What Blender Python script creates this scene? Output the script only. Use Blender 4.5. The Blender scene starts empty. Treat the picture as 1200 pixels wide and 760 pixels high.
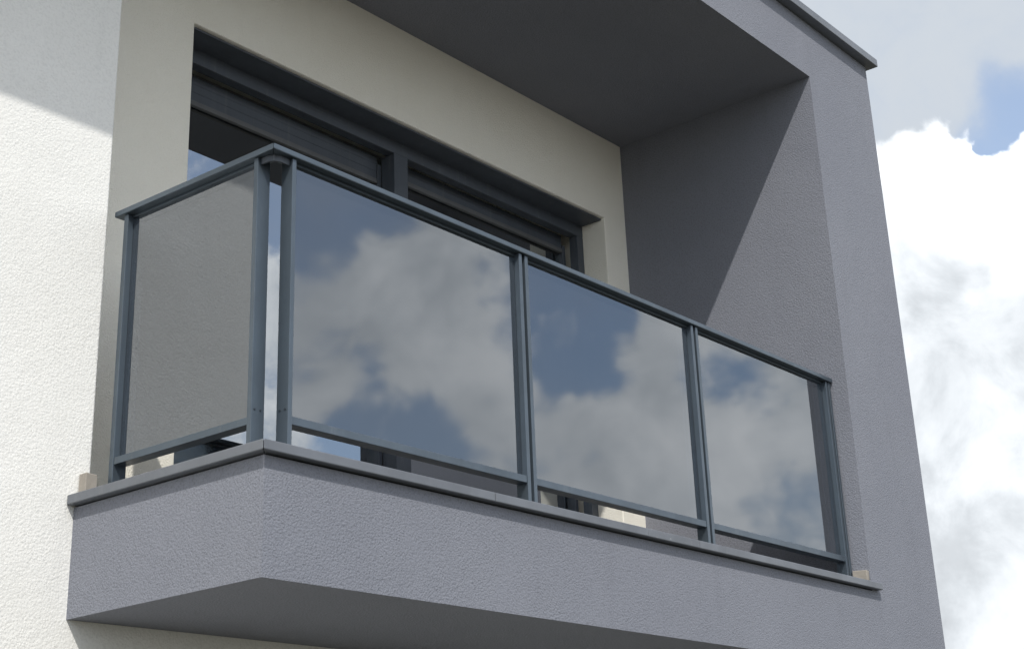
import bpy, bmesh, math, random
from mathutils import Vector, Matrix
random.seed(7)
S = bpy.context.scene
COL = S.collection
G = 2.85                      # height of the balcony sill above the ground

# ------------------------------------------------------------------ camera
cam_d = bpy.data.cameras.new('camera')
cam = bpy.data.objects.new('camera', cam_d); COL.objects.link(cam)
Rm = Matrix(((0.611213, -0.272372, 0.743124 * -1), (-0.789913, -0.26872, -0.551205), (-0.049559, 0.923907, -0.379395)))
cam.matrix_world = Matrix.Translation((-2.91244, -3.26712, -1.19658 + G)) @ Rm.to_4x4()
cam_d.sensor_width = 36.0
cam_d.lens = 1828.906 * 36.0 / 1200.0
cam_d.shift_x = -(664.96 - 600.0) / 1200.0
cam_d.shift_y = (278.58 - 380.0) / 1200.0
cam_d.clip_start = 0.05; cam_d.clip_end = 5000
S.camera = cam

# ------------------------------------------------------------------ sun, sky, exposure
SUN = Vector((0.465, 0.472, -0.73)).normalized()
sun_d = bpy.data.lights.new('sun', 'SUN'); sun_d.energy = 2.4; sun_d.angle = math.radians(0.6)
sun_d.color = (1.0, 0.965, 0.91)
sun = bpy.data.objects.new('sun', sun_d); COL.objects.link(sun)
sun.rotation_euler = SUN.to_track_quat('-Z', 'Y').to_euler()
sun.location = (-6, -6, 12)

S.view_settings.view_transform = 'Standard'
S.view_settings.look = 'None'
S.view_settings.exposure = 0.52
S.view_settings.gamma = 1.0
S.view_settings.use_curve_mapping = False

W = bpy.data.worlds.new('World'); S.world = W; W.use_nodes = True
wt = W.node_tree; wt.nodes.clear()
class NT:
    def __init__(s, t): s.t = t
    def n(s, typ, **k):
        nd = s.t.nodes.new(typ)
        for a, v in k.items(): setattr(nd, a, v)
        return nd
    def put(s, sock, v):
        if hasattr(v, 'is_output') or isinstance(v, bpy.types.NodeSocket): s.t.links.new(v, sock)
        else: sock.default_value = v
    def math(s, op, a, b=0.0, c=0.0, clamp=False):
        nd = s.n('ShaderNodeMath', operation=op, use_clamp=clamp)
        for i, v in enumerate((a, b, c)): s.put(nd.inputs[i], v)
        return nd.outputs[0]
    def vmath(s, op, a, b=(0, 0, 0)):
        nd = s.n('ShaderNodeVectorMath', operation=op)
        s.put(nd.inputs[0], a); s.put(nd.inputs[1], b)
        return nd.outputs['Value'] if op in ('DOT_PRODUCT', 'LENGTH', 'DISTANCE') else nd.outputs[0]
    def ramp(s, v, a, b, lo=0.0, hi=1.0, smooth=True):
        nd = s.n('ShaderNodeMapRange', interpolation_type='SMOOTHSTEP' if smooth else 'LINEAR')
        for k, x in zip(('Value', 'From Min', 'From Max', 'To Min', 'To Max'), (v, a, b, lo, hi)): s.put(nd.inputs[k], x)
        return nd.outputs[0]
    def noise(s, vec, scale, detail=6, rough=0.55, dist=0.0):
        nd = s.n('ShaderNodeTexNoise')
        s.put(nd.inputs['Vector'], vec); nd.inputs['Scale'].default_value = scale
        nd.inputs['Detail'].default_value = detail; nd.inputs['Roughness'].default_value = rough
        nd.inputs['Distortion'].default_value = dist
        return nd.outputs[0]
    def mix(s, f, a, b, blend='MIX'):
        nd = s.n('ShaderNodeMix', data_type='RGBA', blend_type=blend)
        s.put(nd.inputs[0], f); s.put(nd.inputs[6], a); s.put(nd.inputs[7], b)
        return nd.outputs[2]
    def rgb(s, r, g, b):
        nd = s.n('ShaderNodeRGB'); nd.outputs[0].default_value = (r, g, b, 1); return nd.outputs[0]

w = NT(wt)
sky = w.n('ShaderNodeTexSky', sky_type='NISHITA', sun_disc=False)
sky.sun_elevation = math.radians(46.9); sky.sun_rotation = math.radians(224)
sky.air_density = 1.0; sky.dust_density = 1.2; sky.ozone_density = 1.5
dirv = w.n('ShaderNodeTexCoord').outputs['Generated']
# cumulus: fractal noise over the directions of the sky, with the gaps and heaps of this day
base = w.noise(dirv, 3.3, 7, 0.58, 0.25)
fine = w.noise(dirv, 15.0, 6, 0.60, 0.35)
dens = w.math('ADD', w.math('MULTIPLY', base, 0.75), w.math('MULTIPLY', fine, 0.85))     # about 0.80 on average
wob = w.n('ShaderNodeTexNoise'); w.put(wob.inputs['Vector'], dirv); wob.inputs['Scale'].default_value = 11.0; wob.inputs['Detail'].default_value = 5
wsc = w.n('ShaderNodeVectorMath', operation='MULTIPLY_ADD'); w.put(wsc.inputs[0], wob.outputs['Color']); wsc.inputs[1].default_value = (0.13,) * 3; wsc.inputs[2].default_value = (-0.065,) * 3
dirw = w.vmath('NORMALIZE', w.vmath('ADD', dirv, wsc.outputs[0]))
def lobe(d, rad):
    dot = w.vmath('DOT_PRODUCT', dirw, tuple(Vector(d).normalized()))
    return w.ramp(dot, math.cos(math.radians(rad * 1.5)), math.cos(math.radians(rad * 0.2)))
for d, rad, wgt in [  # direction, radius (degrees), weight
    ((0.6200, -0.6650, 0.4250), 3.0, -0.26), ((0.6800, -0.6250, 0.4120), 1.8, -0.10), ((0.7206, -0.5862, 0.3830), 1.9, -0.22),
    ((0.6982, -0.6633, 0.2600), 2.7, -0.32), ((0.7560, -0.5548, 0.3480), 2.4, -0.28), ((0.7600, -0.5736, 0.3020), 1.4, -0.14),
    ((0.8312, -0.4781, 0.2880), 1.6, -0.15), ((0.8640, -0.4647, 0.1850), 3.0, -0.15),
    ((0.7250, -0.6150, 0.2950), 9.0, 0.10), ((0.8100, -0.5100, 0.2600), 6.0, 0.06),
    ((0.6950, -0.6120, 0.3800), 2.4, 0.17), ((0.6300, -0.6800, 0.3720), 2.0, 0.12),
    ((0.8900, 0.3600, 0.2300), 9.0, 0.34), ((0.8620, 0.3380, 0.3640), 3.4, 0.26), ((0.8500, 0.3560, 0.3850), 1.6, 0.10),
    ((0.8150, 0.3050, 0.4950), 5.6, -0.46), ((0.8580, 0.3040, 0.4130), 1.3, -0.46), ((0.8690, 0.3000, 0.3940), 1.2, 0.22), ((0.8755, 0.2975, 0.3800), 0.7, -0.42), ((0.8460, 0.3230, 0.4220), 1.0, -0.15)]:
    dens = w.math('ADD', dens, w.math('MULTIPLY', lobe(d, rad), wgt))
cover = w.ramp(dens, 0.69, 0.87)
# sunlit heaps and grey bases
shade = w.noise(w.vmath('ADD', dirv, (0.31, 0.2, 0.12)), 6.5, 6, 0.58, 0.3)
lum = w.ramp(shade, 0.28, 0.72, 0.50, 0.68)
lum = w.math('ADD', lum, w.math('MULTIPLY', w.ramp(fine, 0.32, 0.68), 0.20))
lum = w.math('ADD', lum, w.math('MULTIPLY', lobe((0.864, 0.325, 0.376), 2.6), 0.30))
lum = w.math('SUBTRACT', lum, w.math('MULTIPLY', lobe((0.905, 0.365, 0.215), 8.5), 0.19))
cl = w.mix(w.ramp(lum, 0.45, 0.95), w.rgb(0.90, 0.95, 1.0), w.rgb(1.0, 1.0, 1.0))
cloud = w.n('ShaderNodeVectorMath', operation='SCALE')
w.put(cloud.inputs[0], cl); w.put(cloud.inputs['Scale'], lum)
# thin high veil
thin = w.ramp(w.noise(dirv, 2.6, 5, 0.6), 0.36, 0.72, 0.22, 0.66)
thin = w.math('ADD', thin, w.math('MULTIPLY', w.ramp(w.math('ADD', lobe((0.8050, 0.3150, 0.5050), 6.8), w.math('MULTIPLY', w.math('SUBTRACT', shade, 0.5), 0.9)), 0.12, 0.62), 0.80), clamp=True)
thin = w.math('MULTIPLY', thin, w.math('SUBTRACT', 1.0, w.math('MULTIPLY', w.ramp(w.math('ADD', lobe((0.8630, 0.3000, 0.4060), 2.0), w.math('MULTIPLY', w.math('SUBTRACT', fine, 0.5), 1.6)), -0.25, 1.25), 0.66)))
bg1 = w.n('ShaderNodeBackground'); w.put(bg1.inputs[0], sky.outputs[0]); bg1.inputs[1].default_value = 0.15
bg3 = w.n('ShaderNodeBackground'); bg3.inputs[0].default_value = (0.60, 0.65, 0.71, 1); bg3.inputs[1].default_value = 0.74
bg2 = w.n('ShaderNodeBackground'); w.put(bg2.inputs[0], cloud.outputs[0]); bg2.inputs[1].default_value = 1.25
m1 = w.n('ShaderNodeMixShader'); w.put(m1.inputs[0], thin)
wt.links.new(bg1.outputs[0], m1.inputs[1]); wt.links.new(bg3.outputs[0], m1.inputs[2])
mx = w.n('ShaderNodeMixShader'); w.put(mx.inputs[0], cover)
wt.links.new(m1.outputs[0], mx.inputs[1]); wt.links.new(bg2.outputs[0], mx.inputs[2])
wo = w.n('ShaderNodeOutputWorld'); wt.links.new(mx.outputs[0], wo.inputs[0])

S.cycles.max_bounces = 8; S.cycles.diffuse_bounces = 4; S.cycles.glossy_bounces = 5; S.cycles.transparent_max_bounces = 10
W.cycles.sampling_method = 'MANUAL'; W.cycles.sample_map_resolution = 1024

# ------------------------------------------------------------------ materials
def material(name):
    m = bpy.data.materials.new(name); m.use_nodes = True
    t = NT(m.node_tree); m.node_tree.nodes.clear()
    out = t.n('ShaderNodeOutputMaterial')
    return m, t, out
def coords(t): return t.n('ShaderNodeTexCoord').outputs['Object']

def plaster(name, col, col2, grain, depth, rough=0.9, stain=0.12, speck=0.10):
    m, t, out = material(name)
    co = coords(t)
    big = t.noise(co, 1.1, 5, 0.6)
    streak = t.noise(t.vmath('MULTIPLY', co, (5.0, 5.0, 0.55)), 1.6, 6, 0.6)
    c = t.mix(t.ramp(big, 0.3, 0.7), t.rgb(*col), t.rgb(*col2))
    c = t.mix(t.math('MULTIPLY', t.ramp(streak, 0.52, 0.8), stain), c, t.rgb(*[x * 0.72 for x in col]))
    # rubbed render: rounded crumbs with pits between
    warp = t.n('ShaderNodeVectorMath', operation='ADD')
    nz = t.n('ShaderNodeTexNoise'); t.put(nz.inputs['Vector'], co); nz.inputs['Scale'].default_value = grain * 0.55
    sc = t.n('ShaderNodeVectorMath', operation='SCALE'); t.put(sc.inputs[0], nz.outputs['Color']); sc.inputs['Scale'].default_value = 0.9 / grain
    t.put(warp.inputs[0], co); t.put(warp.inputs[1], sc.outputs[0])
    vo = t.n('ShaderNodeTexVoronoi', feature='F1'); t.put(vo.inputs['Vector'], warp.outputs[0]); vo.inputs['Scale'].default_value = grain
    crumbs = t.math('SUBTRACT', 1.0, vo.outputs['Distance'])
    n2 = t.noise(co, grain * 0.85, 2.5, 0.55, 0.1)
    patch = t.ramp(t.noise(co, 6.0, 3, 0.5), 0.3, 0.7, 0.78, 1.0)
    h = t.math('ADD', t.math('MULTIPLY', crumbs, 0.70), t.math('MULTIPLY', n2, 0.9))
    h = t.math('MULTIPLY', h, patch)
    c = t.mix(t.math('MULTIPLY', t.ramp(n2, 0.55, 0.30), speck), c, t.rgb(*[x * 0.55 for x in col]))
    bp = t.n('ShaderNodeBump'); bp.inputs['Strength'].default_value = 1.0; bp.inputs['Distance'].default_value = depth
    t.put(bp.inputs['Height'], h)
    wave = t.noise(co, 2.5, 3, 0.5)
    bp2 = t.n('ShaderNodeBump'); bp2.inputs['Strength'].default_value = 0.5; bp2.inputs['Distance'].default_value = 0.012
    t.put(bp2.inputs['Height'], wave); t.m = None
    t.t.links.new(bp2.outputs[0], bp.inputs['Normal'])
    p = t.n('ShaderNodeBsdfPrincipled'); t.put(p.inputs['Base Color'], c); p.inputs['Roughness'].default_value = rough
    p.inputs['Specular IOR Level'].default_value = 0.25
    t.t.links.new(bp.outputs[0], p.inputs['Normal'])
    t.t.links.new(p.outputs[0], out.inputs[0])
    return m

def painted(name, col, rough=0.4, metallic=0.0, var=0.18, scratch=0.0, spec=0.5):
    m, t, out = material(name)
    co = coords(t)
    n = t.noise(co, 4.0, 6, 0.65)
    f = t.noise(co, 220.0, 2, 0.5)
    c = t.mix(t.ramp(n, 0.3, 0.75), t.rgb(*col), t.rgb(*[x * (1 - var) for x in col]))
    dust = t.noise(t.vmath('MULTIPLY', co, (30, 30, 3)), 1.0, 6, 0.65)
    c = t.mix(t.math('MULTIPLY', t.ramp(dust, 0.52, 0.8), 0.16), c, t.rgb(0.30, 0.30, 0.29))
    if scratch:
        sx = t.noise(t.vmath('MULTIPLY', co, (60, 60, 140)), 1.0, 8, 0.75)
        c = t.mix(t.math('MULTIPLY', t.ramp(sx, 0.60, 0.70), scratch), c, t.rgb(0.42, 0.42, 0.42))
    p = t.n('ShaderNodeBsdfPrincipled'); t.put(p.inputs['Base Color'], c)
    t.put(p.inputs['Roughness'], t.ramp(n, 0.2, 0.8, rough - 0.06, rough + 0.1))
    p.inputs['Metallic'].default_value = metallic; p.inputs['Specular IOR Level'].default_value = spec
    bp = t.n('ShaderNodeBump'); bp.inputs['Strength'].default_value = 0.25; bp.inputs['Distance'].default_value = 0.0006
    t.put(bp.inputs['Height'], f); t.t.links.new(bp.outputs[0], p.inputs['Normal'])
    t.t.links.new(p.outputs[0], out.inputs[0])
    return m

def glass(name, refl, tint, body, bodyfac, rough=0.0, wave=0.0):
    m, t, out = material(name)
    co = coords(t)
    tr = t.n('ShaderNodeBsdfTransparent'); tr.inputs[0].default_value = (*tint, 1)
    df = t.n('ShaderNodeBsdfDiffuse'); df.inputs[0].default_value = (*body, 1)
    gl = t.n('ShaderNodeBsdfGlossy'); gl.inputs['Roughness'].default_value = rough
    gl.inputs[0].default_value = (0.92, 0.96, 1.0, 1)
    if wave:
        bp = t.n('ShaderNodeBump'); bp.inputs['Strength'].default_value = 1.0; bp.inputs['Distance'].default_value = wave
        t.put(bp.inputs['Height'], t.noise(co, 1.6, 2, 0.5)); t.t.links.new(bp.outputs[0], gl.inputs['Normal'])
    a = t.n('ShaderNodeMixShader'); smear = t.noise(co, 5.0, 6, 0.6)
    t.put(a.inputs[0], t.ramp(smear, 0.3, 0.75, bodyfac * 0.8, bodyfac * 1.2))
    t.t.links.new(tr.outputs[0], a.inputs[1]); t.t.links.new(df.outputs[0], a.inputs[2])
    fr = t.n('ShaderNodeFresnel'); fr.inputs['IOR'].default_value = 1.5
    fac = t.math('ADD', refl, t.math('MULTIPLY', fr.outputs[0], 1.0 - refl), clamp=True)
    b = t.n('ShaderNodeMixShader'); t.put(b.inputs[0], fac)
    t.t.links.new(a.outputs[0], b.inputs[1]); t.t.links.new(gl.outputs[0], b.inputs[2])
    t.t.links.new(b.outputs[0], out.inputs[0])
    return m

M = {}
M['grey'] = plaster('grey_render', (0.206, 0.216, 0.250), (0.224, 0.234, 0.268), 150.0, 0.0021, stain=0.20, speck=0.40)
M['white'] = plaster('white_render', (0.82, 0.815, 0.78), (0.845, 0.84, 0.81), 125.0, 0.0015, stain=0.14, speck=0.16)
M['cream'] = plaster('cream_render', (0.87, 0.835, 0.735), (0.89, 0.86, 0.77), 170.0, 0.0022, stain=0.12, speck=0.05)
M['steel'] = painted('anthracite_paint', (0.110, 0.138, 0.166), 0.36, 0.60)
M['sill'] = painted('grey_sheet_metal', (0.165, 0.178, 0.200), 0.40, 0.25)
M['sill_worn'] = painted('scuffed_grey_sheet_metal', (0.165, 0.178, 0.200), 0.45, 0.25, scratch=0.85)
M['frame'] = painted('window_frame_paint', (0.068, 0.080, 0.098), 0.45)
M['slat'] = painted('shutter_slat_paint', (0.070, 0.082, 0.100), 0.45)
M['bar'] = painted('shutter_bar_paint', (0.115, 0.118, 0.122), 0.5)
M['foam'] = painted('beige_foam', (0.33, 0.30, 0.26), 0.9, 0.0, 0.3)
M['tile'] = painted('stone_tile', (0.52, 0.48, 0.42), 0.7)
M['screw'] = painted('screw_metal', (0.045, 0.058, 0.072), 0.4, 0.4)
M['room'] = painted('room_paint', (0.62, 0.59, 0.54), 0.9)
M['panel'] = glass('tinted_glass', 0.18, (0.52, 0.54, 0.56), (0.075, 0.085, 0.10), 0.20, 0.030, 0.0008)
M['pane'] = glass('window_glass', 0.40, (0.80, 0.84, 0.80), (0.1, 0.1, 0.1), 0.03, 0.0, 0.0006)

def cloth_mat():
    m, t, out = material('curtain_fabric')
    d = t.n('ShaderNodeBsdfDiffuse'); d.inputs[0].default_value = (0.62, 0.62, 0.55, 1)
    tl = t.n('ShaderNodeBsdfTranslucent'); tl.inputs[0].default_value = (0.5, 0.5, 0.44, 1)
    x = t.n('ShaderNodeMixShader'); x.inputs[0].default_value = 0.35
    t.t.links.new(d.outputs[0], x.inputs[1]); t.t.links.new(tl.outputs[0], x.inputs[2])
    t.t.links.new(x.outputs[0], out.inputs[0]); return m
M['cloth'] = cloth_mat()
def ground_mat():
    m, t, out = material('ground_surface')
    co = coords(t)
    n = t.noise(co, 0.25, 8, 0.6); f = t.noise(co, 40.0, 4, 0.6)
    c = t.mix(t.ramp(n, 0.42, 0.6), t.rgb(0.105, 0.096, 0.084), t.rgb(0.052, 0.053, 0.028))
    c = t.mix(t.math('MULTIPLY', t.ramp(f, 0.4, 0.7), 0.4), c, t.rgb(0.10, 0.095, 0.085))
    p = t.n('ShaderNodeBsdfPrincipled'); t.put(p.inputs['Base Color'], c); p.inputs['Roughness'].default_value = 0.95
    t.t.links.new(p.outputs[0], out.inputs[0]); return m
M['ground'] = ground_mat()

# ------------------------------------------------------------------ mesh helpers (z given from the sill top)
def boxes(*bb):
    bm = bmesh.new()
    for x0, x1, y0, y1, z0, z1 in bb:
        v = [bm.verts.new((x, y, z + G)) for x in (x0, x1) for y in (y0, y1) for z in (z0, z1)]
        for f in ((0, 1, 3, 2), (4, 6, 7, 5), (0, 4, 5, 1), (2, 3, 7, 6), (0, 2, 6, 4), (1, 5, 7, 3)):
            bm.faces.new([v[i] for i in f])
    bmesh.ops.recalc_face_normals(bm, faces=bm.faces)
    return bm
def prism(poly, z0, z1):
    bm = bmesh.new()
    a = [bm.verts.new((x, y, z0 + G)) for x, y in poly]; b = [bm.verts.new((x, y, z1 + G)) for x, y in poly]
    bm.faces.new(a[::-1]); bm.faces.new(b); n = len(poly)
    for i in range(n): bm.faces.new((a[i], a[(i + 1) % n], b[(i + 1) % n], b[i]))
    bmesh.ops.recalc_face_normals(bm, faces=bm.faces)
    return bm
def wloc(o):
    p = Vector((0, 0, 0))
    while o: p += o.location; o = o.parent
    return p
def obj(name, bm, mat, parent=None, bevel=0.0, seg=2, me=None):
    if me is None:
        xs = [v.co for v in bm.verts]
        lo = Vector([min(c[i] for c in xs) for i in range(3)]); hi = Vector([max(c[i] for c in xs) for i in range(3)])
        org = Vector(((lo.x + hi.x) / 2, (lo.y + hi.y) / 2, lo.z))
        bmesh.ops.translate(bm, verts=bm.verts, vec=-org)
        me = bpy.data.meshes.new(name); bm.to_mesh(me); bm.free()
    else: org = bm
    me.materials.clear(); me.materials.append(M[mat])
    o = bpy.data.objects.new(name, me); COL.objects.link(o)
    if parent: o.parent = parent
    o.location = org - wloc(parent) if parent else org
    if bevel:
        b = o.modifiers.new('bevel', 'BEVEL'); b.width = bevel; b.segments = seg; b.limit_method = 'ANGLE'; b.angle_limit = math.radians(35)
    return o
def copy_at(o, loc, parent=None):          # a further piece sharing the mesh, moved to a new place
    c = o.copy(); COL.objects.link(c); c.parent = parent or o.parent
    c.location = Vector(loc) - wloc(c.parent)
    return c
def union(name, blist, mat, parent, bevel):
    tmp = []
    for b in blist:
        me = bpy.data.meshes.new('tmp'); bm = boxes(b); bm.to_mesh(me); bm.free()
        o = bpy.data.objects.new('tmp', me); COL.objects.link(o); tmp.append(o)
    for o in tmp[1:]:
        mo = tmp[0].modifiers.new('u', 'BOOLEAN'); mo.operation = 'UNION'; mo.solver = 'EXACT'; mo.object = o
    dg = bpy.context.evaluated_depsgraph_get(); dg.update()
    me = bpy.data.meshes.new_from_object(tmp[0].evaluated_get(dg))
    bm = bmesh.new(); bm.from_mesh(me)
    bmesh.ops.remove_doubles(bm, verts=bm.verts, dist=1e-5)
    bmesh.ops.dissolve_limit(bm, angle_limit=math.radians(1), verts=bm.verts, edges=bm.edges)
    for o in tmp:
        m0 = o.data; bpy.data.objects.remove(o); bpy.data.meshes.remove(m0)
    bpy.data.meshes.remove(me)
    return obj(name, bm, mat, parent, bevel, 3)
def thing(name, loc, label, cat, group=None):
    o = bpy.data.objects.new(name, None); COL.objects.link(o); o.location = loc; o.empty_display_size = 0.2
    o['label'] = label; o['category'] = cat
    if group: o['group'] = group
    return o
def tag(o, label, cat, group=None):
    o['label'] = label; o['category'] = cat
    if group: o['group'] = group
    return o

# ------------------------------------------------------------------ the setting
bm = bmesh.new(); n = 24; R = 2000.0
rings = [[bm.verts.new((r * math.cos(2 * math.pi * i / n), r * math.sin(2 * math.pi * i / n), 0)) for i in range(n)] for r in (8, 40, 300, R)]
bm.faces.new(rings[0])
for a, b in zip(rings, rings[1:]):
    for i in range(n): bm.faces.new((a[i], b[i], b[(i + 1) % n], a[(i + 1) % n]))
g = obj('ground', bm, 'ground'); g['kind'] = 'structure'

# ------------------------------------------------------------------ the house
XR, XO, ZS, ZT, ZB, O = 3.747, 4.461, 2.644, 2.985, -0.3835, 0.030
D, YB, XE = 0.910, 1.267, 0.085
XWL, XWR, ZW = 0.699, 3.550, 2.147
house = thing('house', (0.0, 3.0, 0.0), 'white plastered house with a boxed out grey balcony and a wide dark window', 'house')
LX = -5.0
surround = union('balcony_surround', [
    (0.03, XO, O, 0.26, ZB, -0.036), (0.03, 0.26, O + 0.001, 1.0, ZB, -0.036), (0.031, XO - 0.001, O + 0.002, 1.60, ZB, -0.12),
    (XR, XO, O, 5.8, ZB, ZT), (LX, XO, O, 5.8, ZS, ZT)], 'grey', house, 0.006)
surround['label'] = 'grey plastered frame round the balcony with parapet, side wall and slab above'
wall = union('white_wall', [(LX, XE, D, 1.62, -G - 0.05, 2.70), (LX, XO - 0.06, D, 1.62, -G - 0.05, -0.25)], 'white', house, 0.008)
wall['label'] = 'coarse white plastered wall left of the balcony and below it'
rec = union('recess_wall', [(XE - 0.02, XWL, YB, 1.615, -0.13, 2.71), (XWR, XR + 0.03, YB, 1.615, -0.13, 2.71), (XE - 0.02, XR + 0.03, YB, 1.615, ZW, 2.71)], 'cream', house, 0.006)
rec['label'] = 'smooth cream plastered wall round the window, in the shade'
# balcony floor of pale stone tiles
tw = 0.60
for i in range(6):
    for j in range(3):
        a = 0.262 + i * tw; b = min(a + tw - 0.004, XR - 0.003); c = 0.262 + j * tw; e = min(c + tw - 0.004, YB - 0.004)
        if b - a > 0.02 and e - c > 0.02: obj('floor_tile', boxes((a, b, c, e, -0.118, -0.100)), 'tile', surround, 0.0015)
# room behind the window
bm = bmesh.new()
x0, x1, y0, y1, z0, z1 = 0.12, 3.74, 1.63, 5.5, -0.11, 2.45
V = [bm.verts.new((x, y, z + G)) for x in (x0, x1) for y in (y0, y1) for z in (z0, z1)]
for f in ((0, 1, 3, 2), (4, 6, 7, 5), (2, 3, 7, 6), (0, 2, 6, 4), (1, 5, 7, 3)): bm.faces.new([V[i] for i in f])
obj('interior_room', bm, 'room', house)
# roof edge flashing in two lengths
for a, b in ((LX, 1.2), (1.204, XO + 0.05)):
    c = obj('roof_coping', boxes((a, b, O - 0.055, 5.85, ZT + 0.002, ZT + 0.048)), 'sill', house, 0.003)
# sill flashing on the parapet, mitred at the corner, with a joint along the front
SB, SD = -0.031, 0.28
sill_parts = [
    ([(0, 0.001), (0, D - 0.002), (SD, D - 0.002), (SD, SD)], 'sill'),
    ([(0.001, 0), (SD, SD - 0.001), (1.0155, SD - 0.001), (1.0155, 0)], 'sill'),
    ([(1.0185, 0), (1.0185, SD), (1.90, SD), (1.90, 0)], 'sill'),
    ([(1.9005, 0), (1.9005, SD), (2.25, SD), (2.25, 0)], 'sill_worn'),
    ([(2.2505, 0), (2.2505, SD), (XR - 0.002, SD), (XR - 0.002, O - 0.002), (3.800, O - 0.002), (3.800, 0)], 'sill')]
for poly, m in sill_parts:
    s = obj('sill_flashing', prism(poly, SB, 0.0), m, surround, 0.003, 2)
    if m == 'sill_worn': s['label'] = 'scuffed length of sill with pale tape residue'

# window: outer frame, mullion, sashes, panes, roller shutters
win = obj('window', boxes((XWL, XWR, 1.42, 1.475, 2.070, ZW - 0.001), (XWL, XWL + 0.055, 1.42, 1.475, -0.12, 2.070),
                          (XWR - 0.055, XWR, 1.42, 1.475, -0.12, 2.070), (XWL + 0.055, XWR - 0.055, 1.42, 1.475, -0.12, -0.05)), 'frame', house, 0.003)
win['label'] = 'wide dark framed balcony window with raised roller shutters'
obj('mullion', boxes((2.045, 2.140, 1.418, 1.505, -0.05, 2.070)), 'frame', win, 0.003)
obj('shutter_box', boxes((XWL + 0.001, XWR - 0.001, YB + 0.022, 1.43, ZW - 0.010, ZW - 0.002)), 'slat', win, 0.001)
for (a, b, zb, stile) in ((XWL + 0.055, 2.045, 1.928, 0.025), (2.140, XWR - 0.055, 1.984, 0.025)):
    obj('sash', boxes((a, b, 1.528, 1.55, 2.030, 2.068), (a, a + stile, 1.505, 1.55, 0.02, 2.030), (b - stile, b, 1.505, 1.55, 0.02, 2.030),
                      (a, b, 1.505, 1.55, -0.05, 0.02)), 'frame', win, 0.003)
    obj('pane', boxes((a + stile - 0.01, b - stile + 0.01, 1.532, 1.540, 0.01, 2.035)), 'pane', win)
    k = 0; z = zb + 0.026
    sl = None
    while z < 2.066:
        if sl is None:
            bm = boxes((a + 0.026, b - 0.026, 1.512, 1.522, z, z + 0.0378)); sl = obj('shutter_slat', bm, 'slat', win, 0.0012)
            base = wloc(sl)
        else: copy_at(sl, base + Vector((0, 0, z - zb - 0.026)), win)
        z += 0.0385
    obj('shutter_bar', boxes((a + 0.026, b - 0.026, 1.506, 1.527, zb, zb + 0.024)), 'bar', win, 0.003)

# ------------------------------------------------------------------ curtain behind the right pane
bm = bmesh.new(); nx = 90; prev = None
for i in range(nx + 1):
    t = i / nx; x = 2.98 + t * 0.56
    y = 1.74 + 0.035 * math.sin(t * 38) + 0.012 * math.sin(t * 91 + 1)
    a = bm.verts.new((x, y, -0.10 + G)); b = bm.verts.new((x, y + 0.006 * math.sin(t * 20), 2.30 + G))
    if prev: bm.faces.new((prev[0], a, b, prev[1]))
    prev = (a, b)
for f in bm.faces: f.smooth = True
cu = obj('curtain', bm, 'cloth'); so = cu.modifiers.new('s', 'SOLIDIFY'); so.thickness = 0.003
tag(cu, 'pale curtain hanging inside the right end of the dark window', 'curtain')

# ------------------------------------------------------------------ glass railing
RF, RB = 0.114, 0.166          # outer and inner face of the posts
rail = thing('balcony_railing', (1.9, 0.14, G), 'anthracite metal balcony railing with tinted glass panels reflecting clouds', 'railing')
# posts: pairs of flat bars on a base plate
front = [[(0.195, 0.212)], [(1.335, 1.353), (1.370, 1.388)], [(2.500, 2.518), (2.535, 2.553)], [(3.686, 3.704), (3.714, 3.732)]]
left = [[(0.187, 0.206)], [(0.839, 0.860)]]
PT = 0.978
pl_mesh = None
screw = None
def make_screw(p, axis, post):
    bm = bmesh.new()
    bmesh.ops.create_cone(bm, cap_ends=True, segments=10, radius1=0.0038, radius2=0.0028, depth=0.003)
    rot = Matrix.Rotation(math.radians(90), 3, 'Y' if axis == 'x' else 'X')
    bmesh.ops.rotate(bm, verts=bm.verts, matrix=rot)
    bmesh.ops.translate(bm, verts=bm.verts, vec=Vector(p) + Vector((0, 0, G)))
    obj('screw', bm, 'screw', post)
for bars in front:
    a, b = bars[0][0], bars[-1][1]
    for i, (u0, u1) in enumerate(bars):
        p = obj('post', boxes((u0, u1, RF, RB, 0.009, PT)), 'steel', rail, 0.0016)
        if i == 0:
            for yy in ((RF + 0.013, RF + 0.036) if u0 < 0.3 else ()): make_screw((u0 - 0.0012, yy, 0.150), 'x', p)
    if len(bars) == 2:
        obj('post_spacer', boxes((bars[0][1], bars[1][0], RF + 0.020, RB - 0.006, 0.009, PT)), 'steel', rail)
    obj('base_plate', boxes((max(a - 0.022, 0.172), min(b + 0.022, XR - 0.004), RF - 0.022, RB + 0.03, 0.0005, 0.0085)), 'sill', rail, 0.0015)
for bars in left:
    for u0, u1 in bars:
        p = obj('post', boxes((RF, RB, u0, u1, 0.009, PT)), 'steel', rail, 0.0016)
        for xx in ((RF + 0.013, RF + 0.036) if u0 < 0.3 else ()): make_screw((xx, u0 - 0.0012, 0.150), 'y', p)
        obj('base_plate', boxes((RF - 0.022, RB + 0.004, u0 - 0.022, min(u1 + 0.022, 0.905), 0.0005, 0.0085)), 'sill', rail, 0.0015)
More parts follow.
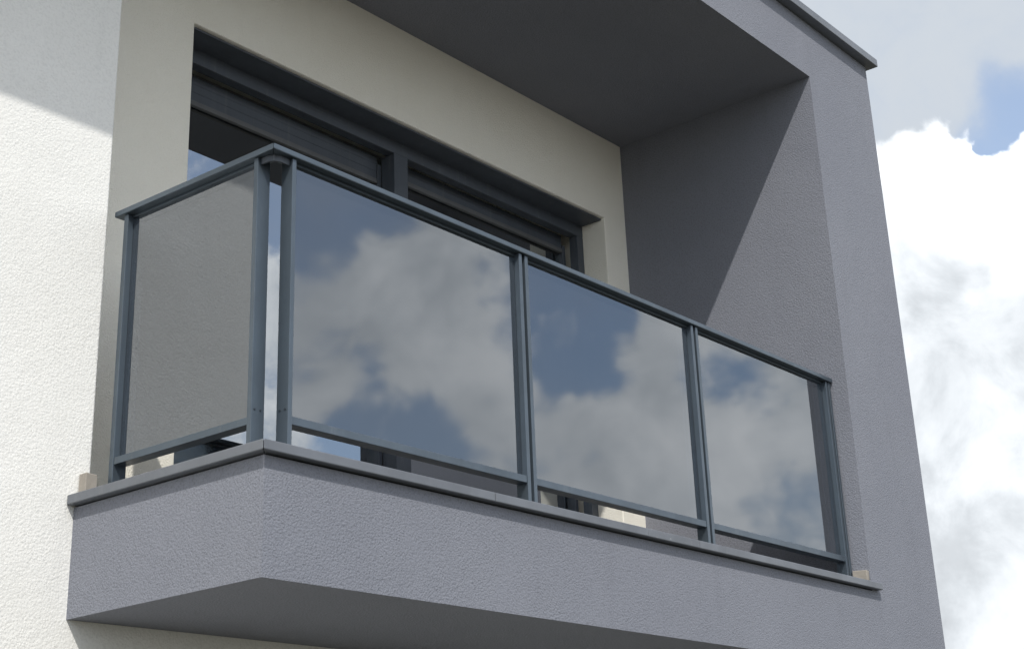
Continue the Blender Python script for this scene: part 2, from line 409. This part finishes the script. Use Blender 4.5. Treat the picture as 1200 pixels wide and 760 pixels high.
# added dark piece under the cap, standing in for the dark reflection between posts
obj('dark_reflection_piece', prism([(RF + 0.012, 0.186), (RF + 0.012, RF + 0.040), (RF + 0.020, RF + 0.022), (RF + 0.040, RF + 0.012), (0.194, RF + 0.012), (0.194, RF + 0.018),
                             (RF + 0.044, RF + 0.019), (RF + 0.027, RF + 0.027), (RF + 0.019, RF + 0.044), (RF + 0.018, 0.186)], 0.956, 0.9785), 'frame', rail, 0.001)
# handrail caps, mitred at the corner
CF, CB = 0.104, 0.176
obj('cap_rail', prism([(CF, CF), (CB, CB), (3.742, CB), (3.742, CF)], 0.9795, 1.0), 'steel', rail, 0.003)
obj('cap_rail', prism([(CF, CF + 0.001), (CF, 0.9015), (CB, 0.9015), (CB, CB + 0.001)], 0.9795, 1.0), 'steel', rail, 0.003)
# glass, bottom rails and glazing channels, bay by bay
for (u0, u1) in ((0.212, 1.335), (1.388, 2.500), (2.553, 3.686)):
    p = obj('glass_panel', boxes((u0 + 0.002, u1 - 0.002, RF + 0.024, RF + 0.032, 0.125, 0.975)), 'panel', rail)
    br = obj('bottom_rail', boxes((u0, u1, RF + 0.003, RB - 0.002, 0.104, 0.130)), 'steel', rail, 0.0016)
    obj('glazing_channel', boxes((u0, u1, RF + 0.020, RF + 0.036, 0.970, 0.979)), 'steel', rail, 0.001)
p = obj('glass_panel', boxes((RF + 0.024, RF + 0.032, 0.208, 0.837, 0.125, 0.970)), 'panel', rail)
obj('bottom_rail', boxes((RF + 0.003, RB - 0.002, 0.206, 0.839, 0.104, 0.128)), 'steel', rail, 0.0016)
obj('glazing_channel', boxes((RF + 0.020, RF + 0.036, 0.206, 0.839, 0.970, 0.979)), 'steel', rail, 0.001)

# ------------------------------------------------------------------ foam blocks left at the ends of the sill
def block(b, dz, lab):
    bm = boxes(b)
    for v in bm.verts:
        v.co += Vector((random.uniform(-.002, .002), random.uniform(-.002, .002), 0 if v.co.z < G + b[4] + .01 else random.uniform(-dz, dz)))
    tag(obj('foam_block', bm, 'foam', None, 0.003), lab, 'foam block', 'foam blocks on the sill ends')
block((0.036, 0.082, 0.868, 0.905, 0.001, 0.072), 0.002, 'small beige foam block on the sill end against the white wall')
block((XR - 0.030, XR - 0.003, 0.036, 0.108, 0.001, 0.062), 0.006, 'small beige foam block at the sill end beside the grey side wall')
